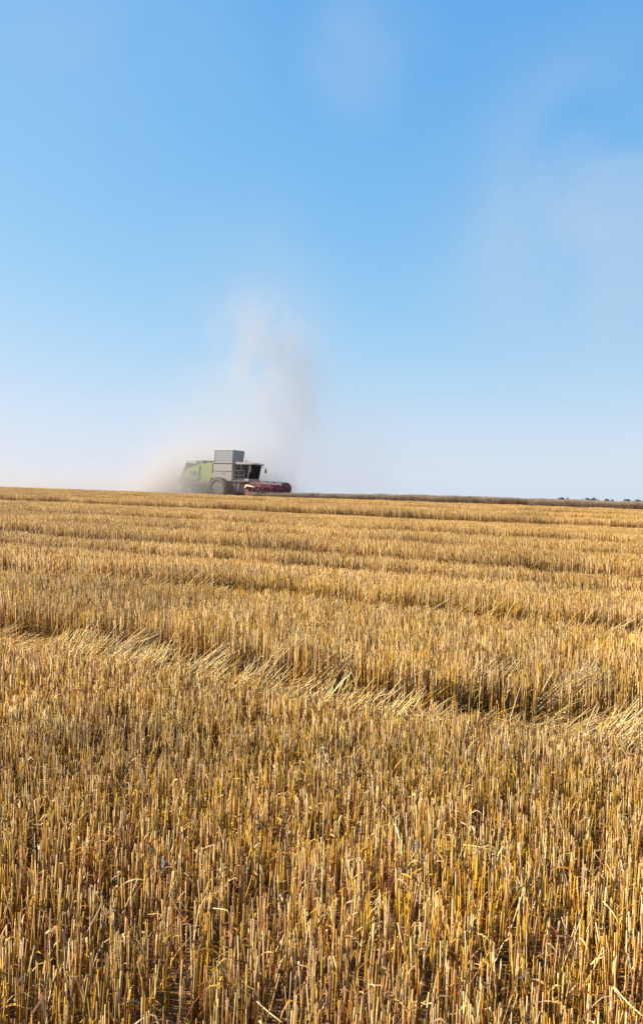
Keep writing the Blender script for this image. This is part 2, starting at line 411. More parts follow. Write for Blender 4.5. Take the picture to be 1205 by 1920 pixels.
# ------------------------------------------------------------------ lodged straw strip
def lodged(S, x, y, L, az, el, r=(0.0018, 0.0030), pale=True, lift=0.0):
    n = len(x); f = np.linspace(0, 1, 4)
    pts = np.zeros((n, 4, 3)); z0 = gz(x, y) + rng.uniform(0, 1, n) * lift
    sag = rng.uniform(-0.05, 0.12, n)
    for i, ff in enumerate(f):
        pts[:, i, 0] = x + np.cos(az) * np.cos(el) * L * ff
        pts[:, i, 1] = y + np.sin(az) * np.cos(el) * L * ff
        pts[:, i, 2] = z0 + 0.01 + np.sin(el) * L * ff + sag * L * ff * (1 - ff) * 2
    rr = rng.uniform(r[0], r[1], n)
    c = colours(x, y, (0.14, 0.70, 0.02, 0.06, 0.01, 0.07) if pale else (0.30, 0.22, 0.20, 0.12, 0.08, 0.08))
    if pale: c = np.clip(c * 1.22, 0, 0.86)
    S.tubes(pts, rr[:, None] * (1.15 - 0.3 * f[None]), c, 3)
S3 = Straws()
nt_ = 11000
tl = rng.uniform(-9.5, 6.5, nt_)
den = (0.18 + 0.7 * (vnoise(tl * 1.3, tl * 0, 71) > 0.38)) * np.clip((tl + 7.0) / 1.5, 0.15, 1)
tl = tl[rng.random(nt_) < den]
pl = 5.60 + rng.normal(-0.03, 0.11, len(tl)) - ((vnoise(tl * 0.35, tl * 0, 5) - 0.5) * 0.30 + (vnoise(tl * 1.7, tl * 0, 6) - 0.5) * 0.16)
xl = pl * N[0] + tl * R[0]; yl = pl * N[1] + tl * R[1]
k = (np.abs(xl) < 0.4 * yl + 1.4) & (yl > 1.5); xl, yl, tl = xl[k], yl[k], tl[k]
tuft = vnoise(tl * 3.1, tl * 0, 73)
lodged(S3, xl, yl, rng.uniform(0.08, 0.28, len(xl)), rng.normal(0.15, 0.45, len(xl)) + 0.5 * (vnoise(tl * 2.0, tl * 0, 74) - .5), np.clip(rng.normal(0.52, 0.20, len(xl)) + 1.0 * (tuft - 0.5) , 0.02, 1.25), r=(0.0017, 0.0031), lift=0.09)
nt_ = 600; tl = rng.uniform(-12, 9, nt_); tl = tl[vnoise(tl * 0.55, tl * 0, 75) > 0.42]
pl = 9.45 + rng.normal(0, 0.13, len(tl)); xl = pl * N[0] + tl * R[0]; yl = pl * N[1] + tl * R[1]
k = (np.abs(xl) < 0.4 * yl + 1.4) & (yl > 1.5); xl, yl, tl = xl[k], yl[k], tl[k]
lodged(S3, xl, yl, rng.uniform(0.15, 0.38, len(xl)), rng.normal(0.2, 0.3, len(xl)), np.clip(rng.normal(0.60, 0.22, len(xl)), 0.05, 1.2), r=(0.0022, 0.0036), lift=0.15)
tag(S3.build('flattened_straw', M_straw), 'strip of pale wheat straw pushed over towards the right between short and tall stubble', 'straw', kind='stuff')

# ------------------------------------------------------------------ litter between the stems
S4 = Straws()
n_l = 38000
yl = np.sqrt(rng.uniform(1.0, 9.5 ** 2, n_l)); xl = rng.uniform(-1, 1, n_l) * (0.40 * yl + 1.2)
lodged(S4, xl, yl, rng.uniform(0.015, 0.11, n_l), rng.uniform(0, 6.28, n_l), rng.normal(0.05, 0.22, n_l).clip(-0.1, 0.9), r=(0.0010, 0.0024), pale=False)
n_l = 3200                                            # bits caught on top of the stems
yl = np.sqrt(rng.uniform(1.5, 9.0 ** 2, n_l)); xl = rng.uniform(-1, 1, n_l) * (0.40 * yl + 1.2)
Lb = rng.uniform(0.015, 0.07, n_l); az = rng.uniform(0, 6.28, n_l); zt = gz(xl, yl) + rng.uniform(0.06, 0.20, n_l)
f = np.linspace(0, 1, 4); pts = np.zeros((n_l, 4, 3)); cv = rng.normal(0, 0.5, n_l)
for i, ff in enumerate(f):
    pts[:, i, 0] = xl + np.cos(az) * Lb * ff; pts[:, i, 1] = yl + np.sin(az) * Lb * ff
    pts[:, i, 2] = zt + cv * Lb * ff * (1 - ff) * 2 + rng.normal(0, 0.004, n_l)
sd = np.stack([-np.sin(az), np.cos(az), rng.uniform(-0.8, 0.8, n_l)], 1); sd /= np.linalg.norm(sd, axis=1, keepdims=True)
S4.ribbons(pts, rng.uniform(0.0012, 0.0042, n_l)[:, None] * np.array([0.5, 1, 0.9, 0.2])[None], sd, colours(xl, yl, (0.2, 0.5, 0.1, 0.2, 0.08, 0.02)))
tag(S4.build('chaff_litter', M_straw), 'broken straw bits and dry leaf scraps lying on the soil between the stubble', 'straw litter', kind='stuff')

# ------------------------------------------------------------------ stubble further out: instanced clumps
def scatter(name, coll, pos, rot, scl, idx, label, cat):
    me = bpy.data.meshes.new(name); me.vertices.add(len(pos)); me.vertices.foreach_set('co', pos.astype(np.float32).ravel())
    for nm, ty, d, key in (('rot', 'FLOAT_VECTOR', rot, 'vector'), ('scl', 'FLOAT_VECTOR', scl, 'vector'), ('idx', 'INT', idx, 'value')):
        a = me.attributes.new(nm, ty, 'POINT'); a.data.foreach_set(key, d.astype(np.int32 if ty == 'INT' else np.float32).ravel())
    o = link(name, me)
    g = bpy.data.node_groups.new(name, 'GeometryNodeTree')
    g.interface.new_socket('Geometry', in_out='INPUT', socket_type='NodeSocketGeometry')
    g.interface.new_socket('Geometry', in_out='OUTPUT', socket_type='NodeSocketGeometry')
    n, l = g.nodes, g.links
    gi = n.new('NodeGroupInput'); go = n.new('NodeGroupOutput')
    ci = n.new('GeometryNodeCollectionInfo'); ci.inputs['Collection'].default_value = coll
    ci.inputs['Separate Children'].default_value = True; ci.inputs['Reset Children'].default_value = True
    ip = n.new('GeometryNodeInstanceOnPoints'); ip.inputs['Pick Instance'].default_value = True
    def attr(nm, ty):
        a = n.new('GeometryNodeInputNamedAttribute'); a.data_type = ty; a.inputs['Name'].default_value = nm; return a
    er = n.new('FunctionNodeEulerToRotation')
    l.new(attr('rot', 'FLOAT_VECTOR').outputs[0], er.inputs[0]); l.new(er.outputs[0], ip.inputs['Rotation'])
    l.new(attr('scl', 'FLOAT_VECTOR').outputs[0], ip.inputs['Scale']); l.new(attr('idx', 'INT').outputs[0], ip.inputs['Instance Index'])
    l.new(gi.outputs[0], ip.inputs['Points']); l.new(ci.outputs[0], ip.inputs['Instance']); l.new(ip.outputs[0], go.inputs[0])
    md = o.modifiers.new('scatter', 'NODES'); md.node_group = g
    return tag(o, label, cat, kind='stuff')

PS = 0.50
coll_st = bpy.data.collections.new('stubble_clumps')
for kx in range(10):
    S = Straws()
    n = 92
    px = rng.integers(0, 4, n) * 0.125 - 0.1875 + rng.normal(0, 0.022, n)
    tx = rng.uniform(-0.27, 0.27, n)
    grow(S, tx, px, 0.30 * rng.uniform(0.82, 1.14, n), np.zeros(n), 3, lean=0.06, rings=2, radius=(0.0024, 0.0037), leaf=0.30)
    S.build('stubble_clump', M_straw, coll=coll_st)
def grid(cond, sp, tmin, tmax, pmin, pmax):
    p, t = np.meshgrid(np.arange(pmin, pmax, sp), np.arange(tmin, tmax, sp), indexing='ij'); p = p.ravel(); t = t.ravel()
    p = p + rng.uniform(-.2, .2, len(p)) * sp; t = t + rng.uniform(-.4, .4, len(t)) * sp
    x = p * N[0] + t * R[0]; y = p * N[1] + t * R[1]
    k = cond(x, y, p, t); return x[k], y[k], p[k], t[k]

# edge of the standing crop (p) and where it starts behind the header (t)
AX = np.array([-8.0, 75.6])                            # harvester's front axle
T_AX, P_AX = T(*AX), P(*AX)
def crop_edge(t): return 60.0 - 0.9 * (t - T_AX > 27.0) + 0.25 * np.sin(t * 0.31) * 0.6
def in_crop(p, t): return (p > crop_edge(t)) & ((t - T_AX) > 4.3)
def mid(x, y, p, t):
    return (y >= NEAR - 0.25) & (np.abs(x) < 0.41 * y + 2.5) & (p < 84) & ~in_crop(p, t)
x, y, p, t = grid(mid, 0.44, -90, 60, 8, 84)
h, q = track_profile(p, t)
h = h * (0.86 + 0.30 * fbm(x * 0.8, y * 0.8, 61)) * (1 + 0.25 * (vnoise(t * 0.12, p * 1.3, 77) - 0.5)) * rng.uniform(0.9, 1.1, len(x))
hz = h / 0.30
pos = np.stack([x, y, gz(x, y)], 1)
rot = np.zeros((len(x), 3)); rot[:, 2] = RA + rng.normal(0, 0.08, len(x)) + np.pi * rng.integers(0, 2, len(x))
scl = np.stack([np.ones(len(x)), np.ones(len(x)), hz], 1)
print('mid clumps', len(x))
scatter('distant_stubble', coll_st, pos, rot, scl, rng.integers(0, 10, len(x)),
        'golden wheat stubble with darker wheel tracks reaching to the skyline', 'stubble')

# ------------------------------------------------------------------ standing crop
coll_cr = bpy.data.collections.new('crop_clumps')
for kx in range(6):
    S = Straws(); n = 130
    x = rng.uniform(-0.5, 0.5, n); y = rng.uniform(-0.5, 0.5, n); h = 0.68 * rng.uniform(0.85, 1.1, n)
    la = rng.normal(0, 0.09, (n, 2)); f = np.linspace(0, 1, 3)
    pts = np.stack([np.stack([x + la[:, 0] * ff * h, y + la[:, 1] * ff * h, h * ff - 0.03 * (1 - ff)], 1) for ff in f], 1)
    c = np.array([[0.17, 0.09, 0.04]]) * rng.uniform(0.6, 1.2, (n, 1))
    S.tubes(pts, np.full((n, 3), 0.0045), c, 3)
    tip = pts[:, -1]; a = rng.uniform(0, 6.28, n); nod = rng.uniform(0.2, 1.0, n)
    ear = np.stack([tip + np.stack([np.cos(a) * nod * 0.045 * s_, np.sin(a) * nod * 0.045 * s_, 0.075 * s_ * (1 - 0.6 * nod * s_)], 1) for s_ in (0, 0.5, 1)], 1)
    ce = np.array([[0.31, 0.22, 0.13]]) * rng.uniform(0.75, 1.2, (n, 1))
    S.tubes(ear, np.tile(np.array([[0.007, 0.012, 0.004]]), (n, 1)), ce, 4)
    S.build('crop_clump', M_crop, coll=coll_cr)
x, y, p, t = grid(lambda x, y, p, t: in_crop(p, t) & (np.abs(x) < 0.45 * y + 6) & (p < 110), 0.62, T_AX, T_AX + 75, 57, 110)
rot = np.zeros((len(x), 3)); rot[:, 2] = rng.uniform(0, 6.28, len(x))
hs_ = (0.90 + 0.12 * fbm(x * 0.5, y * 0.5, 91)) * rng.uniform(0.88, 1.12, len(x)) * (0.72 + 0.28 * np.clip((t - T_AX - 4) / 14, 0, 1))
print('crop clumps', len(x))
scatter('standing_wheat', coll_cr, np.stack([x, y, gz(x, y)], 1), rot, np.stack([np.ones(len(x)), np.ones(len(x)), hs_], 1), rng.integers(0, 6, len(x)),
        'uncut brown wheat standing in a band along the skyline right of the harvester', 'wheat')

# ------------------------------------------------------------------ mesh helpers for the harvester
def bm_obj(name, bm, mat, parent=None, smooth=False, bevel=0.0, mats=None):
    me = bpy.data.meshes.new(name)
    if bevel:
        bmesh.ops.bevel(bm, geom=[e for e in bm.edges], offset=bevel, segments=2, affect='EDGES', clamp_overlap=True)
    bmesh.ops.recalc_face_normals(bm, faces=bm.faces)
    bm.to_mesh(me); bm.free()
    if smooth: me.polygons.foreach_set('use_smooth', [True] * len(me.polygons))
    return link(name, me, mat, parent)
def box(bm, x0, x1, y0, y1, z0, z1):
    v = [bm.verts.new((x, y, z)) for x in (x0, x1) for y in (y0, y1) for z in (z0, z1)]
    for f in ((0, 1, 3, 2), (4, 6, 7, 5), (0, 4, 5, 1), (2, 3, 7, 6), (0, 2, 6, 4), (1, 5, 7, 3)): bm.faces.new([v[i] for i in f])
def prism(bm, prof, y0, y1):
    """side profile [(x,z)...] pushed across the machine"""
    a = [bm.verts.new((x, y0, z)) for x, z in prof]; b = [bm.verts.new((x, y1, z)) for x, z in prof]
    bm.faces.new(a); bm.faces.new(b[::-1]); n = len(prof)
    for i in range(n): bm.faces.new((a[i], b[i], b[(i + 1) % n], a[(i + 1) % n]))
def rod(bm, p0, p1, r0, r1=None, n=10):
    p0, p1 = Vector(p0), Vector(p1); r1 = r0 if r1 is None else r1
    d = (p1 - p0).normalized(); u = d.orthogonal().normalized(); w_ = d.cross(u)
    A, B = [], []
    for i in range(n):
        a = 2 * math.pi * i / n; o = u * math.cos(a) + w_ * math.sin(a)
        A.append(bm.verts.new(p0 + o * r0)); B.append(bm.verts.new(p1 + o * r1))
    for i in range(n): bm.faces.new((A[i], A[(i + 1) % n], B[(i + 1) % n], B[i]))
    bm.faces.new(A[::-1]); bm.faces.new(B)
def lathe(bm, prof, cx, cy, cz, n=36):
    """profile [(y offset, radius)...] turned about the cross axis"""
    rings = []
    for yy, r in prof:
        rings.append([bm.verts.new((cx + r * math.cos(2 * math.pi * i / n), cy + yy, cz + r * math.sin(2 * math.pi * i / n))) for i in range(n)])
    for a, b in zip(rings, rings[1:]):
        for i in range(n): bm.faces.new((a[i], a[(i + 1) % n], b[(i + 1) % n], b[i]))
    bm.faces.new(rings[0]); bm.faces.new(rings[-1][::-1])
def B(): return bmesh.new()

def wheel(parent, cx, cy, r, wd, side, rim_mat):
    bm = B(); hw = wd / 2
    lathe(bm, [(-hw * .8, r * .55), (-hw, r * .8), (-hw * .85, r * .95), (-hw * .6, r * .985), (hw * .6, r * .985), (hw * .85, r * .95), (hw, r * .8), (hw * .8, r * .55)], cx, cy, r - 0.05)
    nl = 22                                         # chevron lugs
    for i in range(nl):
        for sgn in (-1, 1):
            a0 = 2 * math.pi * (i + (0.5 if sgn > 0 else 0)) / nl; a1 = a0 + 0.16
            vs = []
            for rr in (r * 0.96, r * 1.035):
                for aa, yy in ((a0, 0.0), (a0 + 0.06, 0.0), (a1 + 0.06, hw * .92 * sgn), (a1, hw * .92 * sgn)):
                    vs.append(bm.verts.new((cx + rr * math.cos(aa), cy + yy, r - 0.05 + rr * math.sin(aa))))
            for f in ((0, 1, 2, 3), (7, 6, 5, 4), (0, 4, 5, 1), (1, 5, 6, 2), (2, 6, 7, 3), (3, 7, 4, 0)): bm.faces.new([vs[j] for j in f])
    wv = bm_obj('wheel', bm, M_rubber, parent)
    bm = B()
    lathe(bm, [(-hw * .82, r * .56), (-hw * .7, r * .50), (-hw * .35, r * .42), (-hw * .35, r * .18), (-hw * .6, r * .16), (-hw * .6, 0.02)], cx, cy, r - 0.05, 28)
    lathe(bm, [(hw * .82, r * .56), (hw * .7, r * .50), (hw * .35, r * .42), (hw * .35, r * .18), (hw * .6, r * .16), (hw * .6, 0.02)], cx, cy, r - 0.05, 28)
    bm_obj('rim', bm, rim_mat, wv)
    bm = B()
    for i in range(8):
        a = 2 * math.pi * i / 8
        q = (cx + r * .3 * math.cos(a), cy, r - 0.05 + r * .3 * math.sin(a))
        for s_ in (-1, 1): rod(bm, (q[0], cy + s_ * hw * .34, q[2]), (q[0], cy + s_ * hw * .46, q[2]), 0.02, n=6)
    tag(bm_obj('wheel_nuts', bm, M_steel, wv), kind='stuff')
    return wv

# ------------------------------------------------------------------ combine harvester (local: +x forward, camera on the -y side)
H = empty('combine_harvester')
tag(H, 'dusty lime green and grey combine harvester with raised grain tank and red header', 'combine harvester')
eps = 0.5
nx = -(float(gz(AX[0] + eps, AX[1])) - float(gz(AX[0] - eps, AX[1]))) / (2 * eps)
ny = -(float(gz(AX[0], AX[1] + eps)) - float(gz(AX[0], AX[1] - eps))) / (2 * eps)
up = Vector((nx, ny, 1)).normalized(); fx = Vector((R[0], R[1], 0)); fx = (fx - up * fx.dot(up)).normalized(); fy = up.cross(fx)
Mx = Matrix((fx, fy, up)).transposed().to_4x4(); Mx.translation = Vector((AX[0], AX[1], float(gz(*AX))))
H.matrix_world = Mx @ Matrix.Scale(1.05, 4)

# chassis and belly
bm = B()
prism(bm, [(-3.6, 0.95), (-2.6, 0.62), (-0.9, 0.62), (0.9, 0.80), (1.15, 1.30), (0.9, 1.42), (-3.7, 1.42)], -0.82, 0.82)
bm_obj('chassis', bm, M_dgrey, H, bevel=0.03)
bm = B()
rod(bm, (0, -1.2, 0.75), (0, 1.2, 0.75), 0.16); box(bm, -0.25, 0.25, -0.95, 0.95, 0.62, 1.0)
bm_obj('front_axle', bm, M_dgrey, H)
bm = B()
rod(bm, (-3.05, -0.95, 0.5), (-3.05, 0.95, 0.5), 0.09); box(bm, -3.2, -2.9, -0.7, 0.7, 0.42, 0.66)
bm_obj('rear_axle', bm, M_dgrey, H)
# body core between the side panels
bm = B()
prism(bm, [(-0.75, 1.42), (1.12, 1.42), (1.12, 2.78), (-0.75, 2.78)], -1.08, 1.08)
bm_obj('engine_bay', bm, M_grey, H, bevel=0.03)
# grey side panels
for s_ in (-1, 1):
    y0, y1 = (s_ * 1.09, s_ * 1.17)
    y0, y1 = min(y0, y1), max(y0, y1)
    bm = B(); prism(bm, [(-0.70, 2.14), (1.14, 2.14), (1.14, 2.72), (-0.70, 2.72)], y0, y1)
    a = bm_obj('side_panel', bm, M_grey, H, bevel=0.02)
    bm = B(); prism(bm, [(-0.45, 1.38), (1.14, 1.38), (1.14, 2.11), (-0.70, 2.11), (-0.85, 1.75)], y0, y1)
    a = bm_obj('side_panel', bm, M_grey, H, bevel=0.02)
    bm = B()
    box(bm, 0.15, 0.5, s_ * 1.18 - 0.012, s_ * 1.18 + 0.012, 1.98, 2.01)
    bm_obj('handle', bm, M_dgrey, a)
# ledge under the tank
bm = B(); box(bm, -0.85, 1.20, -1.19, 1.19, 2.785, 2.86)
bm_obj('tank_ledge', bm, M_grey, H, bevel=0.015)
# grain tank walls: flared a little, open on top
bm = B()
zb, zt = 2.865, 3.86
lo = [(-0.83, -0.80), (0.84, -0.80), (0.84, 0.80), (-0.83, 0.80)]; hi = [(-0.80, -0.83), (0.93, -0.83), (0.93, 0.83), (-0.80, 0.83)]
vb = [bm.verts.new((x, y, zb)) for x, y in lo]; vt = [bm.verts.new((x, y, zt)) for x, y in hi]
for i in range(4): bm.faces.new((vb[i], vb[(i + 1) % 4], vt[(i + 1) % 4], vt[i]))
sh = 0.03
vb2 = [bm.verts.new((x * (1 - sh / abs(x)), y * (1 - sh / abs(y)), zb)) for x, y in lo]; vt2 = [bm.verts.new((x * (1 - sh / abs(x)), y * (1 - sh / abs(y)), zt)) for x, y in hi]
for i in range(4):
    bm.faces.new((vb2[(i + 1) % 4], vb2[i], vt2[i], vt2[(i + 1) % 4])); bm.faces.new((vt[i], vt[(i + 1) % 4], vt2[(i + 1) % 4], vt2[i]))
bm.faces.new(vb2)
tank = bm_obj('grain_tank', bm, M_tank, H)
bm = B()                                             # rim and corner ribs
for i in range(4):
    a, b = hi[i], hi[(i + 1) % 4]; rod(bm, (*a, zt), (*b, zt), 0.028, n=8); rod(bm, (*lo[i], zb), (*a, zt), 0.024, n=8)
bm_obj('tank_rim', bm, M_steel, tank)
bm = B()                                             # heaped grain and filling auger inside
for i in range(1): rod(bm, (0.0, 0.0, 2.87), (0.0, 0.0, 3.35), 0.62, 0.08, n=20)
bm_obj('grain_heap', bm, M_pale, tank)

# green rear body
bm = B()
prism(bm, [(-0.76, 1.30), (-0.76, 2.80), (-1.25, 2.84), (-1.9, 2.72), (-2.9, 2.44), (-3.45, 2.30), (-3.80, 1.85), (-4.00, 1.35), (-3.3, 1.05), (-1.2, 1.05)], -1.05, 1.05)
rear = bm_obj('rear_body', bm, M_green, H, bevel=0.06)
for s_ in (-1, 1):
    y0, y1 = sorted((s_ * 1.06, s_ * 1.12))
    bm = B(); prism(bm, [(-0.80, 1.70), (-0.80, 2.74), (-1.7, 2.70), (-2.0, 2.1), (-1.75, 1.30), (-1.05, 1.22)], y0, y1)
    bm_obj('side_door', bm, M_green, H, bevel=0.02)
    bm = B(); prism(bm, [(-2.05, 2.58), (-2.15, 1.45), (-3.6, 1.35), (-3.68, 1.9), (-3.35, 2.22), (-2.9, 2.36)], y0, y1)
    bm_obj('side_door', bm, M_green, H, bevel=0.02)
    bm = B()
    for k in range(6): box(bm, -2.95, -2.3, s_ * 1.125 - 0.012, s_ * 1.125 + 0.012, 1.75 + k * 0.07, 1.78 + k * 0.07)
    bm_obj('grille', bm, M_dgrey, H)
# grey straw hood at the very back
bm = B()
prism(bm, [(-3.40, 2.80), (-3.52, 2.82), (-4.22, 1.42), (-4.30, 1.10), (-4.12, 1.08), (-4.02, 1.36)], -1.0, 1.0)
bm_obj('straw_hood', bm, M_grey, H, bevel=0.02)
# engine deck railing, exhaust stack and air intake
bm = B()
box(bm, -1.95, -1.45, -0.55, 0.75, 2.74, 3.0); rod(bm, (-2.0, -0.62, 2.5), (-2.0, -0.62, 3.02), 0.17, n=16)
bm_obj('air_intake', bm, M_dgrey, H)
bm = B()
for yy in (-0.95, 0.95):
    rod(bm, (-1.3, yy, 2.97), (-3.42, yy, 2.90), 0.022, n=6)
    for xx in (-1.4, -2.4, -3.38): rod(bm, (xx, yy, 2.35), (xx, yy, 2.95), 0.02, n=6)
bm_obj('deck_railing', bm, M_dgrey, H)
# unloading auger folded back along the top
bm = B()
rod(bm, (-0.3, 1.02, 2.98), (-3.55, 0.6, 2.94), 0.13, n=18); rod(bm, (-3.5, 0.6, 2.95), (-3.72, 0.58, 2.72), 0.15, 0.13, n=14)
rod(bm, (-0.3, 1.02, 2.5), (-0.3, 1.02, 3.05), 0.16, n=16)
au = bm_obj('unloading_auger', bm, M_dgrey, H, smooth=False)
# front wheels, fenders, rear wheels
wheel(H, 0.05, -1.33, 0.84, 0.58, -1, M_rim); wheel(H, 0.05, 1.33, 0.84, 0.58, 1, M_rim)
wheel(H, -3.05, -1.15, 0.55, 0.40, -1, M_rim); wheel(H, -3.05, 1.15, 0.55, 0.40, 1, M_rim)
for s_ in (-1, 1):
    bm = B(); n = 12; a0, a1 = math.radians(48), math.radians(178)
    yy = sorted((s_ * 1.08, s_ * 1.58)); pr = []
    for i in range(n + 1): a = a0 + (a1 - a0) * i / n; pr.append((0.05 + 0.95 * math.cos(a), 0.79 + 0.95 * math.sin(a) * 0.62))
    for i in range(n, -1, -1): a = a0 + (a1 - a0) * i / n; pr.append((0.05 + 0.91 * math.cos(a), 0.79 + 0.91 * math.sin(a) * 0.62))
    prism(bm, pr, *yy)
    o_ = bm_obj('fender', bm, M_pale, H)
# cab
bm = B()
box(bm, 1.16, 2.50, -0.82, 0.82, 1.30, 1.62)
cab = bm_obj('cab', bm, M_grey, H, bevel=0.03)
bm = B()
pil = [((1.20, -0.80), (1.20, -0.80)), ((2.40, -0.78), (2.60, -0.80)), ((2.40, 0.78), (2.60, 0.80)), ((1.20, 0.80), (1.20, 0.80)), ((1.75, -0.80), (1.75, -0.80)), ((1.75, 0.80), (1.75, 0.80))]
for a, b in pil: rod(bm, (*a, 1.60), (*b, 2.74), 0.045, n=8)
box(bm, 1.16, 1.20, -0.78, 0.78, 1.62, 2.72)
bm_obj('cab_frame', bm, M_dgrey, cab)
bm = B()
prism(bm, [(1.10, 2.72), (1.12, 2.86), (1.35, 2.93), (2.55, 2.90), (2.86, 2.80), (2.88, 2.72)], -0.88, 0.88)
bm_obj('cab_roof', bm, M_grey, cab, bevel=0.025)
def pane(pts):
    bm = B(); v = [Vector(p) for p in pts]; nrm = (v[1] - v[0]).cross(v[2] - v[0]).normalized() * 0.012
    a = [bm.verts.new(p) for p in v]; b = [bm.verts.new(p + nrm) for p in v]
    bm.faces.new(a); bm.faces.new(b[::-1])
    for i in range(4): bm.faces.new((a[i], b[i], b[(i + 1) % 4], a[(i + 1) % 4]))
    bm_obj('window_pane', bm, M_glass, cab)
pane([(2.44, -0.74, 1.63), (2.44, 0.74, 1.63), (2.60, 0.76, 2.71), (2.60, -0.76, 2.71)])
for s_ in (-1, 1):
    pane([(1.80, s_ * .80, 1.63), (2.37, s_ * .785, 1.63), (2.54, s_ * .80, 2.71), (1.80, s_ * .80, 2.71)])
    pane([(1.24, s_ * .80, 1.63), (1.70, s_ * .80, 1.63), (1.70, s_ * .80, 2.71), (1.24, s_ * .80, 2.71)])
bm = B(); box(bm, 1.35, 1.75, -0.25, 0.25, 1.62, 1.95); box(bm, 1.33, 1.45, -0.25, 0.25, 1.95, 2.5)
bm_obj('driver_seat', bm, M_dgrey, cab, bevel=0.03)
bm = B(); rod(bm, (2.30, 0, 1.62), (2.12, 0, 2.0), 0.04, n=8); rod(bm, (2.13, 0, 1.98), (2.11, 0, 2.02), 0.2, n=18)
bm_obj('steering_wheel', bm, M_dgrey, cab)
for s_ in (-1, 1):
    bm = B(); rod(bm, (2.62, s_ * .82, 2.62), (2.86, s_ * 1.12, 2.55), 0.016, n=6); rod(bm, (2.86, s_ * 1.12, 2.55), (2.86, s_ * 1.12, 2.15), 0.016, n=6)
    box(bm, 2.83, 2.88, s_ * 1.12 - 0.10, s_ * 1.12 + 0.10, 2.12, 2.45)
    bm_obj('mirror', bm, M_dgrey, cab)
    bm = B(); rod(bm, (1.28, s_ * .62, 2.90), (1.28, s_ * .62, 3.02), 0.035, n=10); rod(bm, (1.28, s_ * .62, 3.02), (1.28, s_ * .62, 3.12), 0.06, 0.05, n=12)
    bm_obj('beacon', bm, M_amber, cab)
    for k in range(2):
        bm = B(); rod(bm, (2.87, s_ * (.35 + .3 * k), 2.78), (2.92, s_ * (.35 + .3 * k), 2.77), 0.07, n=12)
        bm_obj('headlight', bm, M_steel, cab)
# ladder and platform beside the cab
bm = B()
for s0 in (1.30, 1.72): rod(bm, (s0, -1.20, 0.45), (s0, -0.98, 1.40), 0.02, n=6)
for k in range(4): z = 0.55 + k * 0.25; yk = -1.20 + 0.22 * (z - 0.45) / 0.95; box(bm, 1.30, 1.72, yk - 0.05, yk + 0.05, z - 0.012, z + 0.012)
bm_obj('ladder', bm, M_steel, H)
bm = B(); box(bm, 1.20, 2.30, -1.16, -0.84, 1.38, 1.42)
bm_obj('platform', bm, M_steel, H)
bm = B()
for xx in (1.24, 1.75, 2.26): rod(bm, (xx, -1.13, 1.42), (xx, -1.13, 2.25), 0.016, n=6)
for z in (1.85, 2.25): rod(bm, (1.24, -1.13, z), (2.26, -1.13, z), 0.016, n=6)
bm_obj('platform_railing', bm, M_dgrey, H)
# feeder house
bm = B()
prism(bm, [(0.95, 1.28), (1.6, 1.32), (3.35, 0.95), (3.45, 0.32), (3.2, 0.25), (1.0, 0.72)], -0.62, 0.62)
bm_obj('feeder_house', bm, M_grey, H, bevel=0.03)
bm = B(); rod(bm, (1.0, -0.72, 0.62), (3.0, -0.72, 0.42), 0.05, n=10); rod(bm, (1.0, 0.72, 0.62), (3.0, 0.72, 0.42), 0.05, n=10)
bm_obj('lift_cylinders', bm, M_steel, H)

# header: trough, dividers, reel, auger, cutter bar
W2 = 2.5
bm = B()
prism(bm, [(3.36, 0.28), (3.36, 1.16), (3.44, 1.18), (3.44, 0.44), (3.58, 0.27), (4.35, 0.20), (4.35, 0.16), (3.50, 0.20)], -W2, W2)
header = bm_obj('header', bm, M_red, H)
for s_ in (-1, 1):
    bm = B(); yy = sorted((s_ * W2, s_ * (W2 + 0.06)))
    prism(bm, [(3.34, 0.32), (3.34, 1.06), (3.50, 1.08), (3.66, 0.55), (4.10, 0.30), (4.45, 0.20), (4.4, 0.14), (3.5, 0.17)], *yy)
    bm_obj('side_sheet', bm, M_dred, header, bevel=0.01)
    bm = B()
    y0 = s_ * (W2 + 0.03); vs = [bm.verts.new(v) for v in ((4.3, y0 - .1, .16), (4.3, y0 + .1, .16), (4.25, y0 + .1, .42), (4.25, y0 - .1, .42), (5.1, y0, 0.16))]
    for f in ((0, 1, 2, 3), (0, 4, 1), (1, 4, 2), (2, 4, 3), (3, 4, 0)): bm.faces.new([vs[i] for i in f])
    bm_obj('crop_divider', bm, M_dred, header, bevel=0.01)
    bm = B(); prism(bm, [(3.30, 0.80), (3.32, 1.04), (3.46, 1.14), (4.1, 1.0), (4.1, 0.93), (3.5, 0.98)], s_ * (W2 + .09) - .03, s_ * (W2 + .09) + .03)
    bm_obj('reel_arm', bm, M_pale if s_ < 0 else M_red, header)
bm = B(); rod(bm, (3.72, -W2 + .02, 0.50), (3.72, W2 - .02, 0.50), 0.16, n=16)
for k in range(60):                                      # auger flighting
    y = -W2 + .1 + k * 0.0955; a = k * 0.9 * (1 if y < 0 else -1)
    if abs(y) > 0.45: rod(bm, (3.72, y, 0.5), (3.72 + .28 * math.cos(a), y + .02, .5 + .28 * math.sin(a)), 0.05, 0.05, n=5)
bm_obj('header_auger', bm, M_steel, header)
bm = B(); box(bm, 4.35, 4.42, -W2, W2, 0.155, 0.195)
for k in range(58):
    y = -W2 + 0.1 + k * 0.1; rod(bm, (4.42, y, 0.175), (4.54, y, 0.17), 0.018, 0.004, n=5)
bm_obj('cutter_bar', bm, M_steel, header)
RX, RZ, RR = 4.02, 0.93, 0.50
bm = B(); rod(bm, (RX, -W2 + .08, RZ), (RX, W2 - .08, RZ), 0.065, n=12)
bm_obj('reel_shaft', bm, M_red, header)
ph = math.radians(30)
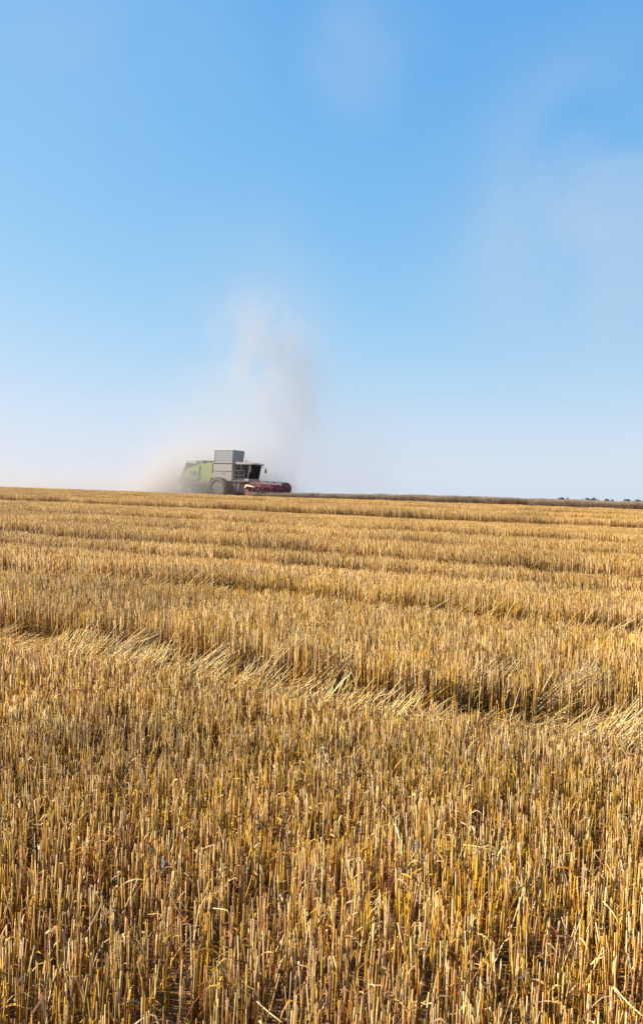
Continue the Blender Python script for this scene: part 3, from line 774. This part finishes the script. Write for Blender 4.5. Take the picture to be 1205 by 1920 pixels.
hexa = [(RX + RR * math.cos(ph + k * math.pi / 3), RZ + RR * math.sin(ph + k * math.pi / 3)) for k in range(6)]
for (hx, hz_) in hexa:
    bm = B(); rod(bm, (hx, -W2 + .10, hz_), (hx, W2 - .10, hz_), 0.022, n=8)
    for k in range(38):
        y = -W2 + 0.18 + k * 0.148; rod(bm, (hx, y, hz_), (hx - 0.03, y, hz_ - 0.20), 0.008, 0.005, n=4)
    bm_obj('reel_bar', bm, M_red, header)
for j, y in enumerate((-W2 + .14, -1.75, -0.6, 0.6, 1.75, W2 - .14)):
    bm = B()
    for k in range(6):
        rod(bm, (RX, y, RZ), (hexa[k][0], y, hexa[k][1]), 0.03, n=6)
        a, b = hexa[k], hexa[(k + 1) % 6]; rod(bm, (a[0], y, a[1]), (b[0], y, b[1]), 0.022, n=6)
    bm_obj('reel_spider', bm, M_dgrey, header)
for s_ in (1,):
    bm = B(); y0 = s_ * (W2 - .06)
    lathe(bm, [(-.012, RR * 0.86), (.012, RR * 0.86)], RX, y0, RZ, 24)
    d_ = bm_obj('reel_end_disc', bm, M_red, header)
    bm = B(); n = 24
    for i in range(n):
        a, b = 2 * math.pi * i / n, 2 * math.pi * (i + 1) / n
        rod(bm, (RX + RR * .96 * math.cos(a), y0, RZ + RR * .96 * math.sin(a)), (RX + RR * .96 * math.cos(b), y0, RZ + RR * .96 * math.sin(b)), 0.05, n=6)
    bm_obj('reel_end_ring', bm, M_dgrey, header)

# ------------------------------------------------------------------ dust: real volumes round the machine
def dust(name, dims, build, label):
    """box in the harvester's frame; build(nodes, links, xyz) returns the density socket"""
    (x0, x1), (y0, y1), (z0, z1) = dims
    bm = B(); box(bm, x0, x1, y0, y1, z0, z1)
    m = bpy.data.materials.new(name); m.use_nodes = True; n, l = m.node_tree.nodes, m.node_tree.links
    n.clear(); out = n.new('ShaderNodeOutputMaterial')
    pv = n.new('ShaderNodeVolumePrincipled'); l.new(pv.outputs[0], out.inputs['Volume'])
    pv.inputs['Anisotropy'].default_value = 0.0
    tc = n.new('ShaderNodeTexCoord')
    build(n, l, tc.outputs['Object'], pv)
    o = bm_obj(name, bm, m)
    yaw = Matrix.Rotation(RA, 4, 'Z'); yaw.translation = Mx.translation
    o.matrix_world = yaw
    tag(o, label, 'dust cloud', kind='stuff')
    return o, m
class NG:
    def __init__(s, n, l): s.n, s.l = n, l
    def m(s, op, a, b=None, clamp=False):
        x = s.n.new('ShaderNodeMath'); x.operation = op; x.use_clamp = clamp
        for i, v in enumerate((a, b)):
            if v is None: continue
            if isinstance(v, (int, float)): x.inputs[i].default_value = v
            else: s.l.new(v, x.inputs[i])
        return x.outputs[0]
    def gauss(s, d, w_):                     # exp(-(d/w)^2)
        q = s.m('DIVIDE', d, w_); q = s.m('MULTIPLY', q, q); return s.m('EXPONENT', s.m('MULTIPLY', q, -1.0))
    def noise(s, vec, scale, detail, dist=0.0, loc=(0, 0, 0), sc_=(1, 1, 1)):
        mp = s.n.new('ShaderNodeMapping'); mp.inputs['Location'].default_value = loc; mp.inputs['Scale'].default_value = sc_
        s.l.new(vec, mp.inputs[0]); z = s.n.new('ShaderNodeTexNoise'); z.inputs['Scale'].default_value = scale
        z.inputs['Detail'].default_value = detail; z.inputs['Distortion'].default_value = dist; s.l.new(mp.outputs[0], z.inputs['Vector']); return z.outputs['Fac']
    def remap(s, v, a, b, c, d):
        r = s.n.new('ShaderNodeMapRange'); r.clamp = True
        for k, val in zip(('From Min', 'From Max', 'To Min', 'To Max'), (a, b, c, d)): r.inputs[k].default_value = val
        r.interpolation_type = 'SMOOTHSTEP'; s.l.new(v, r.inputs['Value']); return r.outputs[0]

def plume(n, l, vec, pv):
    g = NG(n, l); sp = n.new('ShaderNodeSeparateXYZ'); l.new(vec, sp.inputs[0]); x, y, z = sp.outputs
    # screen-right is 0.88 x + 0.47 y ; the column leans back as it rises
    cx = g.m('ADD', 4.9, g.m('MULTIPLY', z, -0.24))
    rad = g.m('ADD', 1.3, g.m('MULTIPLY', z, 0.15))
    col = g.gauss(g.m('SUBTRACT', x, cx), rad); dy = g.gauss(g.m('SUBTRACT', y, 4.2), g.m('ADD', rad, 1.0))
    core = g.m('MULTIPLY', col, dy)
    core = g.m('MULTIPLY', core, g.remap(z, 9.0, 21.0, 1.0, 0.0))
    core = g.m('MULTIPLY', core, g.remap(z, 0.2, 2.0, 0.7, 1.0))
    nz = g.noise(vec, 0.26, 5, 0.9, (3, 1, 5), (1, 1, 0.65))
    core = g.m('MULTIPLY', core, g.remap(nz, 0.36, 0.64, 0.05, 1.0))
    wide = g.m('MULTIPLY', g.gauss(g.m('SUBTRACT', x, 6.0), 8.0), g.gauss(g.m('SUBTRACT', y, 6.0), 4.5))
    wide = g.m('MULTIPLY', wide, g.remap(z, 0.5, 15.0, 1.0, 0.0))
    wide = g.m('MULTIPLY', wide, g.remap(g.noise(vec, 0.12, 3, 0.3, (9, 2, 1)), 0.35, 0.7, 0.15, 1.0))
    # keep clear of the box faces
    edge = g.m('MULTIPLY', g.remap(y, -1.6, 2.0, 0.0, 1.0), g.remap(z, 22.0, 27.5, 1.0, 0.0))
    d = g.m('ADD', g.m('MULTIPLY', core, 0.34), g.m('MULTIPLY', wide, 0.06))
    l.new(g.m('MULTIPLY', d, edge), pv.inputs['Density'])
    pv.inputs['Color'].default_value = (0.53, 0.53, 0.57, 1)
o, m = dust('dust_plume', ((-9, 24), (-1.6, 14), (-0.6, 28)), plume, 'pale column of harvest dust rising behind the harvester into the sky')
m.cycles.volume_step_rate = 0.5

def trail(n, l, vec, pv):
    g = NG(n, l); sp = n.new('ShaderNodeSeparateXYZ'); l.new(vec, sp.inputs[0]); x, y, z = sp.outputs
    zr = g.m('ADD', z, g.m('MULTIPLY', x, 0.0304))                      # height over the sloping field
    zr = g.m('MAXIMUM', zr, 0.0)
    back = g.remap(x, -3.4, 2.6, 1.0, 0.0)
    low = g.m('EXPONENT', g.m('MULTIPLY', zr, -0.85))
    tall = g.m('EXPONENT', g.m('MULTIPLY', zr, -0.26))
    n1 = g.remap(g.noise(vec, 0.28, 4, 0.6, (2, 8, 1), (0.6, 1, 1.3)), 0.34, 0.68, 0.15, 1.0)
    n2 = g.remap(g.noise(vec, 0.10, 3, 0.4, (7, 3, 1), (0.6, 1, 1.3)), 0.35, 0.68, 0.1, 1.0)
    near = g.gauss(g.m('ADD', x, 4.2), 3.2)
    bil = g.m('MULTIPLY', near, g.m('EXPONENT', g.m('MULTIPLY', zr, -0.62)))
    d = g.m('ADD', g.m('MULTIPLY', g.m('MULTIPLY', low, n1), 0.20), g.m('MULTIPLY', g.m('MULTIPLY', tall, n2), 0.010))
    d = g.m('ADD', d, g.m('MULTIPLY', g.m('MULTIPLY', bil, n1), 1.8))
    fog = g.m('MULTIPLY', g.gauss(g.m('ADD', x, 0.5), 5.5), g.m('EXPONENT', g.m('MULTIPLY', zr, -0.10)))
    fog = g.m('MULTIPLY', fog, g.m('MULTIPLY', g.remap(x, 2.0, 3.6, 1.0, 0.0), g.remap(g.noise(vec, 0.35, 3, 0.5, (1, 4, 2)), 0.3, 0.7, 0.4, 1.0)))
    ed = g.m('MULTIPLY', g.remap(y, -5.5, -1.0, 0.0, 1.0), g.remap(z, 10.0, 13.5, 1.0, 0.0))
    ed = g.m('MULTIPLY', ed, g.remap(x, -70.0, -55.0, 0.0, 1.0))
    l.new(g.m('MULTIPLY', g.m('ADD', g.m('MULTIPLY', d, back), g.m('MULTIPLY', fog, 0.075)), ed), pv.inputs['Density'])
    pv.inputs['Color'].default_value = (0.58, 0.555, 0.535, 1)
o, m = dust('dust_trail', ((-70, 7.0), (-5.5, 12), (-0.6, 14)), trail, 'low brown dust trailing left behind the harvester along the skyline')
m.cycles.volume_step_rate = 0.35

# ------------------------------------------------------------------ far trees whose crowns just clear the skyline
def leaf_mat():
    m, n, l, b = new_mat('far_foliage')
    oi = n.new('ShaderNodeAttribute'); oi.attribute_name = 'tint'
    l.new(oi.outputs['Color'], b.inputs['Base Color']); b.inputs['Roughness'].default_value = 0.8
    return m
M_leaf = leaf_mat(); M_bark = paint('bark', (0.07, 0.05, 0.035), 0.9, 0.2)
def tree(px, D, wid, top_px, label, seed):
    """px: column in the photograph, top_px: its top row"""
    r_ = np.random.default_rng(seed)
    X = (px - 602.5) / FPX * D; zt = 1.6 + (945 - top_px) / FPX * D; g0 = float(gz(X, D)); Ht = zt - g0
    t = empty('tree', (X, D, g0)); tag(t, label, 'tree', 'trees beyond the skyline')
    bm = B(); rod(bm, (0, 0, -0.3), (0.1, 0, Ht * .55), 0.28, 0.16, n=8)
    for k in range(6):
        a = k * 1.05 + seed; rod(bm, (0.1, 0, Ht * (.3 + .04 * k)), (math.cos(a) * wid * .33, math.sin(a) * wid * .33, Ht * (.62 + .04 * k)), 0.10, 0.03, n=6)
    bm_obj('trunk', bm, M_bark, t)
    S = Straws(); nc = 16; cc = r_.normal(0, 1, (nc, 3)) * np.array([wid * .26, wid * .2, Ht * .07]) + np.array([0, 0, Ht * .66])
    cc[:, 2] += Ht - wid * .16 - cc[:, 2].max(); cc[0, :2] *= .3
    n = 2600; ci = r_.integers(0, nc, n); d = r_.normal(0, 1, (n, 3)); d /= np.linalg.norm(d, axis=1, keepdims=True)
    ctr = cc[ci] + d * (r_.uniform(.5, 1, n) ** .5)[:, None] * wid * .17
    ctr[:, 2] = np.minimum(ctr[:, 2], Ht - 0.1)
    u = r_.normal(0, 1, (n, 3)); u /= np.linalg.norm(u, axis=1, keepdims=True); v = np.cross(u, d); v /= np.linalg.norm(v, axis=1, keepdims=True) + 1e-6
    L = r_.uniform(.12, .3, n)
    pts = np.stack([ctr - u * L[:, None], ctr, ctr + u * L[:, None]], 1)
    c = np.array([[0.030, 0.042, 0.026]]) * (0.6 + 0.9 * r_.random((nc, 1)))[ci] * r_.uniform(.8, 1.2, (n, 1))
    S.ribbons(pts, np.tile(np.array([[.04, .16, .04]]), (n, 1)), v, c)
    S.build('crown', M_leaf, parent=t)
tree(1054, 640, 7.2, 932.0, 'leftmost small dark round tree peeping over the standing wheat', 1)
tree(1104, 660, 6.7, 933.0, 'left and lower of two joined dark trees over the standing wheat', 2)
tree(1114, 665, 9.3, 932.0, 'widest dark tree over the standing wheat, right of its joined neighbour', 3)
tree(1136, 680, 6.4, 935.0, 'small low dark tree over the wheat between two larger clumps', 4)
tree(1178, 640, 7.2, 935.5, 'dark tree beginning the clump at the right end of the skyline', 5)
tree(1192, 650, 7.8, 936.0, 'rightmost dark tree peeping over the wheat by the frame edge', 6)

# ------------------------------------------------------------------ loose straws one can pick out
def on_ground(px, py, hgt=0.0):
    """point on the stubble (hgt above soil) seen at a pixel of the photograph"""
    d = Vector(((px - 602.5) / FPX, 1.0, -(py - 960) / FPX)); d = Matrix.Rotation(-math.atan(15 / FPX), 3, 'X') @ d
    s = 1.0
    for _ in range(60):
        z = float(gz(d.x * s, d.y * s)) + hgt; s = s + (1.6 + d.z * s - z) / max(0.05, -d.z + 0.0292)
    return Vector((d.x * s, d.y * s, 1.6 + d.z * s))
def loose(px, label, r=0.0026, col=(0.74, 0.56, 0.27), hgt=0.19):
    pts = [on_ground(x, y, h_) for x, y, h_ in px]
    base = pts[0].copy()
    S = Straws(); n = len(pts); A = np.array([[tuple(p - base) for p in pts]])
    # smooth through the points
    tt = np.linspace(0, n - 1, 4 * (n - 1) + 1); B_ = np.stack([np.interp(tt, np.arange(n), A[0, :, k]) for k in range(3)], 1)
    for _ in range(2): B_[1:-1] = (B_[:-2] + B_[1:-1] * 2 + B_[2:]) / 4
    kk = len(B_)
    S.tubes(B_[None], np.linspace(r, r * .6, kk)[None], np.array([col]), 4)
    o = S.build('fallen_straw', M_straw); o.location = base
    tag(o, label, 'straw', 'single straws lying over the stubble')
loose([(604, 1398, .17), (610, 1422, .18), (622, 1442, .18), (638, 1450, .18)], 'pale bent straw curving down to the right in the middle of the short stubble', r=0.003)
loose([(868, 1584, .19), (905, 1588, .21), (945, 1604, .19)], 'long pale straw arching left to right over the stubble in the lower right')
loose([(1130, 1690, .19), (1150, 1712, .20), (1160, 1735, .17)], 'short pale straw hooked over stubble near the right edge')
loose([(1150, 1850, .17), (1175, 1880, .19), (1204, 1905, .19)], 'straight pale straw slanting down to the bottom right corner', r=0.003)
loose([(400, 1703, .19), (428, 1706, .21), (434, 1722, .18)], 'thin pale straw kinked downwards in the lower left of the stubble', r=0.0022)
loose([(482, 1878, .15), (500, 1895, .17), (530, 1918, .17)], 'pale straw slanting down at the bottom edge left of centre')
loose([(670, 1745, .19), (690, 1730, .20), (705, 1722, .19)], 'short golden straw slanting up to the right below the centre')
def leaf_scrap(px, py, label):
    p = on_ground(px, py, .20); S = Straws(); k = 5
    pts = np.array([[[0, 0, -.012], [.003, 0, -.004], [.004, .002, .004], [.002, .004, .011], [0, .003, .015]]]) * 1.2
    S.ribbons(pts, np.array([[.003, .007, .008, .005, .001]]), np.array([[.9, .1, .3]]), np.array([[.80, .70, .55]]))
    o = S.build('dry_leaf', M_straw); o.location = p; tag(o, label, 'leaf')
leaf_scrap(778, 1588, 'small whitish dry leaf scrap caught on stubble right of centre')
leaf_scrap(304, 1620, 'tiny whitish dry leaf scrap caught on stubble left of centre')

# tufts of the lodged strip that stand out as sheaves
def sheaf(px, py, n, L, az, el, label, spread=0.05):
    p = on_ground(px, py, 0.0); S = Straws()
    x = rng.normal(0, spread, n); y = rng.normal(0, spread * .5, n); f = np.linspace(0, 1, 4)
    a = rng.normal(az, .10, n); e = rng.normal(el, .09, n); LL = L * rng.uniform(.75, 1.1, n); pts = np.zeros((n, 4, 3)); sg = rng.uniform(-.02, .1, n)
    for i, ff in enumerate(f):
        pts[:, i, 0] = x + np.cos(a) * np.cos(e) * LL * ff; pts[:, i, 1] = y + np.sin(a) * np.cos(e) * LL * ff
        pts[:, i, 2] = 0.05 + np.sin(e) * LL * ff + sg * LL * ff * (1 - ff) * 2
    c = np.array([[.80, .61, .32]]) * rng.uniform(.75, 1.15, (n, 1))
    S.tubes(pts, rng.uniform(.0028, .0044, n)[:, None] * (1.15 - .3 * f[None]), c, 3)
    o = S.build('straw_tuft', M_straw); o.location = p
    tag(o, label, 'straw tuft', 'pushed over tufts in the flattened strip')
sheaf(728, 1318, 60, .42, .35, .50, 'dense pale tuft leaning right in the middle of the flattened strip', .05)
sheaf(500, 1278, 45, .42, .45, .75, 'steep pale tuft beside the dark gap left of the middle of the strip', .05)
sheaf(225, 1238, 40, .40, .35, .60, 'pale tuft leaning right at the left end of the flattened strip', .05)
sheaf(880, 1322, 60, .36, .30, .75, 'fanned pale tuft right of the middle of the flattened strip', .08)
sheaf(600, 1296, 36, .34, .30, .62, 'small pale tuft just left of the densest one in the strip', .05)
sheaf(380, 1262, 44, .36, .30, .60, 'low pale tuft between the left end and the dark gap in the strip', .07)
sheaf(1050, 1345, 80, .42, .45, .70, 'broad golden tuft leaning right near the right end of the strip', .09)
